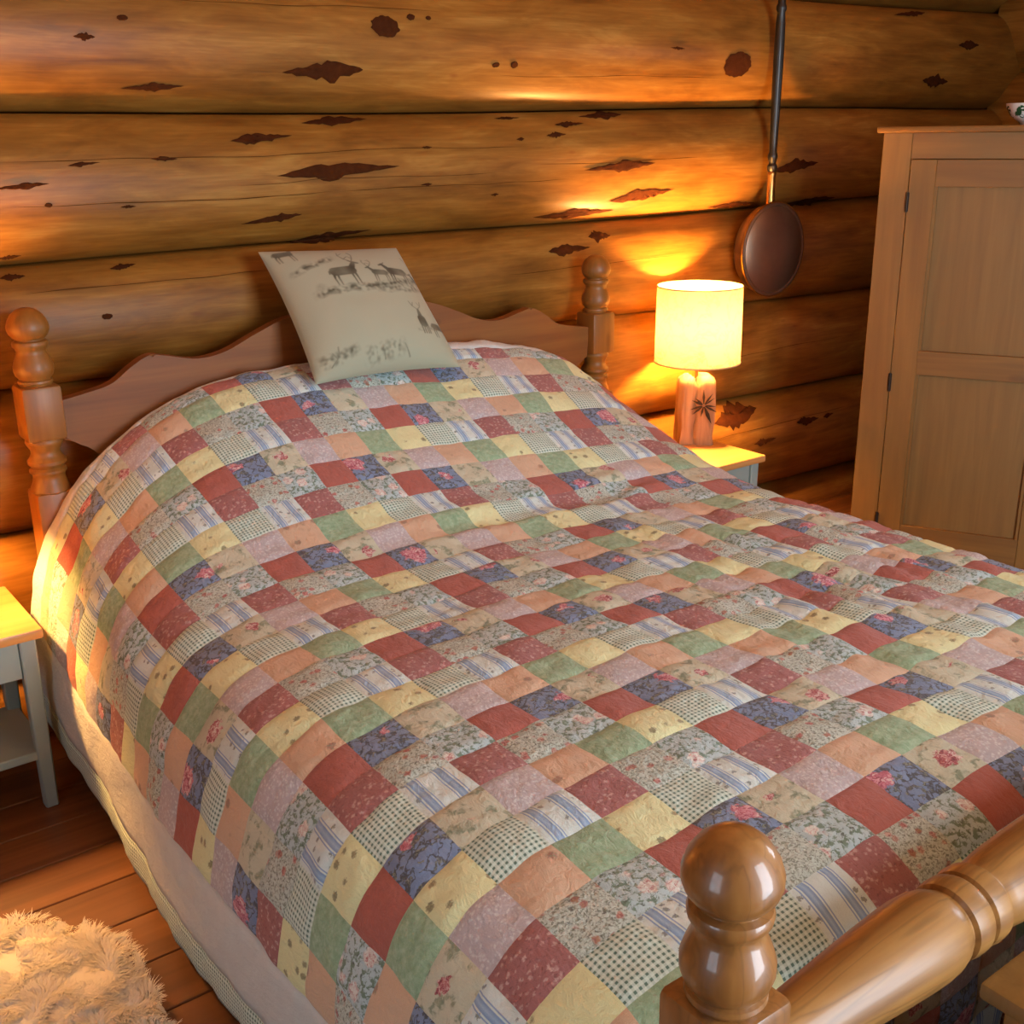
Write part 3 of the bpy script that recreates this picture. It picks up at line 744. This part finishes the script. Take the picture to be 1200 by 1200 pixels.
# ------------------------------------------------------------------ bedside tables
def nightstand(label):
    o = empty('nightstand'); tag(o, label, 'nightstand', 'pair of bedside tables')
    w_, d_, h = .36, .34, .48
    bm = bmesh.new(); box(bm, -w_/2, w_/2, -d_/2, d_/2, h-.026, h, .006, 2); from_bm('table_top', bm, M['nstop'], o)
    x, y = w_/2-.035, d_/2-.035
    for sx in (-1, 1):
        for sy in (-1, 1):
            bm = bmesh.new(); vs = box(bm, sx*x-.019, sx*x+.019, sy*y-.019, sy*y+.019, 0, h-.026)
            for v in vs:
                if v.co.z < .01: v.co.x = sx*x + (v.co.x-sx*x)*.85; v.co.y = sy*y + (v.co.y-sy*y)*.85
            bmesh.ops.bevel(bm, geom=list(bm.edges), offset=.004, segments=1, affect='EDGES')
            from_bm('leg', bm, M['paint'], o)
    for sy in (-1, 1):
        bm = bmesh.new(); box(bm, -x+.0195, x-.0195, sy*y-.010, sy*y+.010, h-.125, h-.0262, .002); from_bm('apron', bm, M['paint'], o)
    for sx in (-1, 1):
        bm = bmesh.new(); box(bm, sx*x-.010, sx*x+.010, -y+.0195, y-.0195, h-.125, h-.0262, .002); from_bm('apron', bm, M['paint'], o)
    bm = bmesh.new(); box(bm, -x-.012, x+.012, -y-.012, y+.012, .135, .158, .003); from_bm('lower_shelf', bm, M['paint'], o)
    return o
ns1 = nightstand('grey-blue painted bedside table with pine top and open shelf on the left of the bed')
ns1.location = (-1.052-.18, -.305+.17, 0)
ns2 = copy_tree(ns1); ns2.location = (1.406-.18, -.361+.17, 0)
ns2['label'] = 'pale blue bedside table with pine top standing under the driftwood lamp'

# ------------------------------------------------------------------ driftwood lamps
def shade_mat():
    g = G('parchment_shade'); o = g.coord('Object')
    tw = g.mr(g.ma('ABSOLUTE', g.ma('SUBTRACT', g.noise(g.map(o, (9, 9, 9)), 1.6, 4, .6, .8), .5)), .008, .035, 1, 0)
    z = g.xyz(o)[2]; low = g.mr(g.ma('ADD', z, g.ma('MULTIPLY', g.noise(o, 7, 2), .16)), .44, .34)
    col = g.mix(g.ma('MULTIPLY', tw, g.ma('ADD', g.ma('MULTIPLY', low, .6), .15)), lin((232, 202, 138)), lin((84, 62, 38)))
    d = g.n('ShaderNodeBsdfDiffuse'); t = g.n('ShaderNodeBsdfTranslucent'); mx = g.n('ShaderNodeMixShader')
    g.put(d.inputs[0], col); g.put(t.inputs[0], col); mx.inputs[0].default_value = .085
    g.nt.links.new(d.outputs[0], mx.inputs[1]); g.nt.links.new(t.outputs[0], mx.inputs[2])
    g.nt.links.new(mx.outputs[0], g.nt.nodes['Material Output'].inputs[0]); return g.m
M['shade'] = shade_mat()
M['drift'] = wood('driftwood', (120, 88, 60), (158, 122, 88), (190, 156, 120), 2, .9, .75, 0, .2, 0, .5)
M['crevice'] = plain('crevice', (34, 22, 14), .95)
g = G('bulb_glass'); e = g.n('ShaderNodeEmission'); e.inputs[0].default_value = LAMP_C + (1,); e.inputs[1].default_value = LAMP_E
g.nt.links.new(e.outputs[0], g.nt.nodes['Material Output'].inputs[0]); M['bulb'] = g.m
def lamp(label, group):
    o = empty('table_lamp'); tag(o, label, 'lamp', group)
    # block of weathered timber, uneven, with a cleft in its top
    bm = bmesh.new(); bmesh.ops.create_cube(bm, size=1); bmesh.ops.subdivide_edges(bm, edges=list(bm.edges), cuts=13, use_grid_fill=True)
    for v in bm.verts:
        x, y, z = v.co.x*2, v.co.y*2, v.co.z+.5
        r = max(abs(x), abs(y)); s_ = 1
        if abs(x) > .6 and abs(y) > .6: s_ = 1-.10*(min(abs(x), abs(y))-.6)/.4
        if z > .90: s_ *= 1-.35*((z-.90)/.10)**2
        p = Vector((x*.068*s_, y*.058*s_, z*.25))
        if z > .80: p.z -= .030*math.exp(-((x+.15)/.16)**2)*(z-.80)/.2
        p += Vector((mn.noise((x*1.5, y*1.5, z*3)), mn.noise((x*1.5+9, y*1.5, z*3)), 0))*.013
        p += Vector((x, y, 0)).normalized()*(.004*mn.noise((x*5, y*5, z*4)) - .014*math.exp(-((x+.22-.12*z)/.10)**2)) if r > .5 else Vector()
        v.co = p
    base = from_bm('driftwood_base', bm, M['drift'], o, True, 60)
    # star-shaped split in the face of the block
    vs = []; fs = []; rnd = random.Random(3); cx, cz = .018, .15
    def yf(x, z): return -.0585 - .0095
    for k in range(11):
        a = k*2*PI/11+rnd.uniform(-.2, .2); L = rnd.uniform(.028, .060)*(1.5 if abs(math.sin(a)+1) < .25 else 1); hw = rnd.uniform(.2, .34)
        b = len(vs)
        for q, wd in ((0, 1), (.45, .8), (1, 0)):
            for s_ in (-1, 1):
                r = L*q; aa = a+s_*hw*wd*(1-q*.6)
                x = cx+math.cos(aa)*(r+.006*(1-q)); z = cz+math.sin(aa)*(r+.006*(1-q))
                vs.append((x, yf(x, z)-.0004*(1-q), z))
        fs += [(b, b+2, b+3, b+1), (b+2, b+4, b+5, b+3)]
    me = bpy.data.meshes.new('split'); me.from_pydata(vs, [], fs); link('split', me, M['crevice'], o)
    bm = bmesh.new(); lathe(bm, [(.007, .20), (.007, .325)], 14); from_bm('stem', bm, M['brass'], o)
    bm = bmesh.new(); lathe(bm, [(.016, .325), (.016, .375), (.012, .38)], 18); from_bm('bulb_holder', bm, M['brass'], o)
    bm = bmesh.new(); lathe(bm, [(.012, .38), (.014, .395), (.024, .415), (.030, .44), (.027, .462), (.014, .476), (.002, .48)], 20)
    bl = from_bm('bulb', bm, M['bulb'], o)
    bm = bmesh.new(); n = 64; z0, z1, r0, r1 = .298, .568, .154, .151; rings = []
    for r, z in ((r0, z0), (r0*.25+r1*.75, z0*.25+z1*.75), (r1, z1), (r1-.0016, z1), (r0-.0016, z0)):
        rings.append([bm.verts.new((r*math.cos(2*PI*i/n), r*math.sin(2*PI*i/n), z)) for i in range(n)])
    bm.faces.ensure_lookup_table()
    for a, b in zip(rings[:3], rings[1:3]):
        for i in range(n): bm.faces.new((a[i], a[(i+1) % n], b[(i+1) % n], b[i]))
    sh = from_bm('lamp_shade', bm, M['shade'], o, True, 60)
    for z, r in ((z0, r0), (z1, r1)):
        bm = bmesh.new(); rs = []
        for k in range(8):
            aa = 2*PI*k/8; rs.append([bm.verts.new(((r+.0022*math.cos(aa))*math.cos(2*PI*i/n), (r+.0022*math.cos(aa))*math.sin(2*PI*i/n), z+.0028*math.sin(aa))) for i in range(n)])
        for k in range(8):
            for i in range(n): bm.faces.new((rs[k][i], rs[k][(i+1) % n], rs[(k+1) % 8][(i+1) % n], rs[(k+1) % 8][i]))
        from_bm('shade_ring', bm, M['paper'], sh)
    bm = bmesh.new()
    for k in range(3):
        a = k*2*PI/3+.4; box(bm, 0, r0-.002, -.0015, .0015, .370, .373, 0, 1, Matrix.Rotation(a, 4, 'Z'))
    from_bm('shade_carrier', bm, M['brass'], sh, False)
    return o
M['paper'] = plain('shade_trim', (214, 186, 132), .8)
lm = lamp('lit driftwood block lamp with parchment drum shade on the right bedside table', 'pair of bedside lamps')
lm.location = (1.343, -.068, .48); lm.rotation_euler = (0, 0, -.62)
lm2 = copy_tree(lm); lm2.location = (-1.325, -.068, .48); lm2.rotation_euler = (0, 0, .5)
for c_ in lm2.children:              # the left-hand bulb is a dimmer one
    if c_.name.startswith('bulb') and 'holder' not in c_.name:
        c_.data = c_.data.copy(); mt = M['bulb'].copy(); c_.data.materials[0] = mt
        for nd in mt.node_tree.nodes:
            if nd.type == 'EMISSION': nd.inputs[1].default_value = LAMP_E*.8
lm2['label'] = 'lit driftwood block lamp on the left bedside table beside the log wall'

# ------------------------------------------------------------------ copper warming pan hung on the logs
pan = empty('warming_pan', (1.826, .052, 1.135)); tag(pan, 'antique copper warming pan with long black handle hanging on the log wall', 'warming pan')
def rev(name, prof, mat, T=None, n=56, parent=pan):
    bm = bmesh.new(); lathe(bm, prof, n, T); return from_bm(name, bm, mat, parent, True, 35)
FACE = Matrix.Rotation(PI/2, 4, 'X')      # lathe axis z -> -y, towards the room
rev('pan_body', [(.125, -.040), (.150, -.034), (.165, -.012), (.171, .012), (.172, .020), (.168, .022), (.10, .022)], M['copper'], FACE)
lid = rev('pan_lid', [(.10, .022), (.174, .023), (.1765, .028), (.175, .033), (.166, .036), (.160, .034), (.150, .040), (.125, .050), (.09, .058), (.05, .063), (.01, .065)], M['copper'], FACE)
rev('lid_rim', [(.172, .0265), (.1775, .0265), (.179, .030), (.1775, .0335), (.172, .0335)], M['brass'], FACE, 56, lid)
rev('ferrule', [(.018, .160), (.0165, .20), (.015, .265), (.017, .272), (.017, .280), (.0145, .284)], M['brass'], None, 24)
rev('handle', [(.013, .284), (.018, .292), (.019, .305), (.013, .315), (.015, .325), (.019, .335), (.0185, .345), (.014, .355), (.015, .40), (.0175, .55), (.019, .70), (.0175, .80), (.014, .835), (.019, .845), (.019, .855), (.014, .865),
               (.016, .90), (.019, .96), (.017, 1.00), (.011, 1.01), (.016, 1.02), (.019, 1.04), (.013, 1.06), (.004, 1.068)], M['black_wood'], None, 24)
rev('hanging_ring', [(.012, 1.064), (.016, 1.068), (.012, 1.074)], M['brass'], None, 20)

# ------------------------------------------------------------------ pine wardrobe standing across the corner
wu = -1.1044
wr = empty('wardrobe', (1.729, -.50, 0), wu); tag(wr, 'tall plain pine wardrobe with panelled doors standing across the corner', 'wardrobe')
WW, WD, WH = 1.36, .52, 1.555           # local x along the front, y into the cabinet
bm = bmesh.new()
box(bm, 0, .022, .022, WD, 0, WH); box(bm, WW-.022, WW, .022, WD, 0, WH); box(bm, 0, WW, WD-.015, WD, 0, WH); box(bm, 0, WW, .03, WD, .06, .08); box(bm, .022, WW-.022, .03, WD-.015, WH-.02, WH)
from_bm('carcass', bm, M['ward'], wr, False)
bm = bmesh.new(); box(bm, -.020, WW+.02, -.020, WD+.01, WH, WH+.020, .005, 2); from_bm('cornice', bm, M['ward_h'], wr)
for a, b in ((0, .092), (WW/2-.028, WW/2+.028), (WW-.092, WW)):
    bm = bmesh.new(); box(bm, a, b, 0, .024, 0, WH, .0015); from_bm('front_stile', bm, M['ward'], wr)
for a, b in ((.092, WW/2-.028), (WW/2+.028, WW-.092)):
    bm = bmesh.new(); box(bm, a, b, .001, .024, WH-.082, WH, .001); from_bm('top_rail', bm, M['ward_h'], wr)
    bm = bmesh.new(); box(bm, a, b, .001, .024, 0, .105, .001); from_bm('plinth', bm, M['ward_h'], wr)
def wdoor(a, b, hinge):
    d = empty('door'); d.parent = wr; d.location = (a+.002, 0, .108)
    w_ = b-a-.004; h = WH-.084-.108
    st = .082
    zb, zm0, zm1, zt = .103, .652, .736, h-.085
    for x0, x1 in ((0, st), (w_-st, w_)):
        bm = bmesh.new(); box(bm, x0, x1, -.002, .020, 0, h, .0015); from_bm('door_stile', bm, M['ward'], d)
    for z0, z1 in ((0, zb), (zm0, zm1), (zt, h)):
        bm = bmesh.new(); box(bm, st, w_-st, -.0015, .020, z0, z1, .001); from_bm('door_rail', bm, M['ward_h'], d)
    for z0, z1 in ((zb, zm0), (zm1, zt)):
        bm = bmesh.new(); box(bm, st, w_-st, .012, .018, z0, z1); from_bm('door_panel', bm, M['panel'], d, False)
        for q in ((st, st+.010), (w_-st-.010, w_-st)):
            bm = bmesh.new(); box(bm, q[0], q[1], .002, .012, z0, z1); from_bm('panel_bead', bm, M['ward'], d, False)
    for z in (.11, .62, h-.135):
        bm = bmesh.new(); x = -.001 if hinge < 0 else w_+.001; lathe(bm, [(.0045, z-.032), (.0045, z+.032)], 10, Matrix.Translation((x, -.004, 0))); box(bm, x-.006, x+.006, -.0035, .001, z-.03, z+.03); from_bm('hinge', bm, M['dark_hinge'], d)
    bm = bmesh.new(); x = w_-.04 if hinge < 0 else .04
    lathe(bm, [(.008, -.004), (.008, .012), (.017, .018), (.019, .028), (.012, .035), (.001, .037)], 20, Matrix.Translation((x, -.002, .70)) @ FACE); from_bm('knob', bm, M['ward'], d)
wdoor(.092, WW/2-.028, -1); wdoor(WW/2+.028, WW-.092, 1)
# china bowl on top
ctr = wr.matrix_basis @ Vector((.445, .10, 0))
bw_ = empty('china_bowl', (ctr.x, ctr.y, WH+.020)); tag(bw_, 'small white china bowl with green leaf pattern on top of the wardrobe', 'bowl')
bm = bmesh.new(); lathe(bm, [(.040, 0), (.042, .006), (.048, .010), (.072, .028), (.086, .050), (.090, .066), (.0885, .066), (.083, .050), (.068, .030), (.04, .014), (.001, .012)], 48); from_bm('bowl_body', bm, M['china'], bw_)
def bowl_r(z): return np.interp(z, [.010, .028, .050, .066], [.048, .072, .086, .090])
for k in range(9):
    a0 = k*2*PI/9 + .25; vs = []; fs = []; lv = []
    for (da, zc, L, wd, tilt) in ((0, .042, .030, .009, .3), (.16, .050, .022, .008, -.6), (-.15, .034, .022, .007, .9), (.05, .027, .016, .006, 1.3)):
        b = len(vs); n = 7
        for i in range(n):
            t = i/(n-1); hw = wd*math.sin(PI*t)**.8
            for s_ in (-1, 1):
                p = (t-.5)*L; q = s_*hw
                dx = p*math.sin(tilt)+q*math.cos(tilt); dz = p*math.cos(tilt)-q*math.sin(tilt)
                z = min(max(zc+dz, .012), .064); r = bowl_r(z)+.0006; aa = a0+da+dx/r
                vs.append((r*math.cos(aa), r*math.sin(aa), z))
            if i: fs.append((b+2*i-2, b+2*i-1, b+2*i+1, b+2*i))
    me = bpy.data.meshes.new('leaf_sprig'); me.from_pydata(vs, [], fs); link('leaf_sprig', me, M['leaf'], bw_)

# ------------------------------------------------------------------ blanket chest at the foot of the bed
ch = empty('blanket_chest', (.05, -2.638, 0)); tag(ch, 'plain pine blanket chest with flat lid pushed against the foot of the bed', 'chest')
bm = bmesh.new(); box(bm, -.57, .57, -.24, .24, .05, .59, .004); from_bm('chest_body', bm, M['ward_h'], ch)
bm = bmesh.new(); box(bm, -.588, .588, -.265, .265, .591, .615, .006, 2); from_bm('lid', bm, M['panel'], ch)
bm = bmesh.new(); box(bm, -.575, .575, -.255, .255, 0, .085, .006, 2); from_bm('base_moulding', bm, M['ward_h'], ch)

# ------------------------------------------------------------------ sheepskin rug
rug = empty('sheepskin_rug', (-1.5, -1.2, 0)); tag(rug, 'fluffy cream sheepskin rug on the floor beside the bed', 'rug')
g = G('fleece'); o_ = g.coord('Object'); M['fleece'] = g.fin(g.mix(g.noise(o_, 9, 3), lin((240, 228, 204)), lin((252, 246, 232))), .9, 0, .1, 0, .3, .2)
ol = smooth_curve([(.10, .56), (.26, .48), (.37, .33), (.385, .16), (.37, -.05), (.34, -.32), (.37, -.52), (.26, -.66), (.05, -.62), (-.22, -.70), (-.36, -.56), (-.32, -.25), (-.36, .05), (-.40, .30), (-.30, .48), (-.12, .50), (.10, .56)], 7)[:-1]
bm = bmesh.new(); prev = None
for q, h in ((1, .004), (.97, .018), (.9, .030), (.7, .036), (.4, .038), (.1, .038)):
    ring = [bm.verts.new((x*q*.96, y*q*.97, h*.7+.004*mn.noise((x*q*9, y*q*9, 1)))) for x, y in ol]
    if prev:
        for i in range(len(ol)): bm.faces.new((prev[i], prev[(i+1) % len(ol)], ring[(i+1) % len(ol)], ring[i]))
    prev = ring
bm.faces.new(prev)
from_bm('hide', bm, M['fleece'], rug)
def inside(x, y):
    c = False; j = len(ol)-1
    for i in range(len(ol)):
        if (ol[i][1] > y) != (ol[j][1] > y) and x < (ol[j][0]-ol[i][0])*(y-ol[i][1])/(ol[j][1]-ol[i][1])+ol[i][0]: c = not c
        j = i
    return c
vs = []; fs = []; rnd = random.Random(11); cnt = 0
def lump(x, y): return .020*mn.noise((x*9, y*9, 4)) + .010*mn.noise((x*22, y*22, 8))
while cnt < 90000:
    x, y = rnd.uniform(-.42, .42), rnd.uniform(-.72, .6)
    if not inside(x*1.02, y*1.02): continue
    cnt += 1
    ca = 9*mn.noise((x*11, y*11, 0))+rnd.uniform(-.5, .5); L = rnd.uniform(.014, .027); lean = rnd.uniform(.5, 1.1)
    dx, dy = math.cos(ca), math.sin(ca); wx, wy = -dy*.0010, dx*.0010
    z0 = .022+max(lump(x, y), -.012); b = len(vs)
    for q in (0, .55, 1):
        r = L*lean*(q**1.3); z = z0+L*(1-lean*.3)*(q-.45*q*q); s_ = (1, .9, .2)[int(q*2+.1)]
        vs.append((x+dx*r-wx*s_, y+dy*r-wy*s_, z)); vs.append((x+dx*r+wx*s_, y+dy*r+wy*s_, z))
    fs += [(b, b+1, b+3, b+2), (b+2, b+3, b+5, b+4)]
me = bpy.data.meshes.new('wool'); me.from_pydata(vs, [], fs); me.shade_smooth(); o = link('wool', me, M['fleece'], rug); o['kind'] = 'stuff'
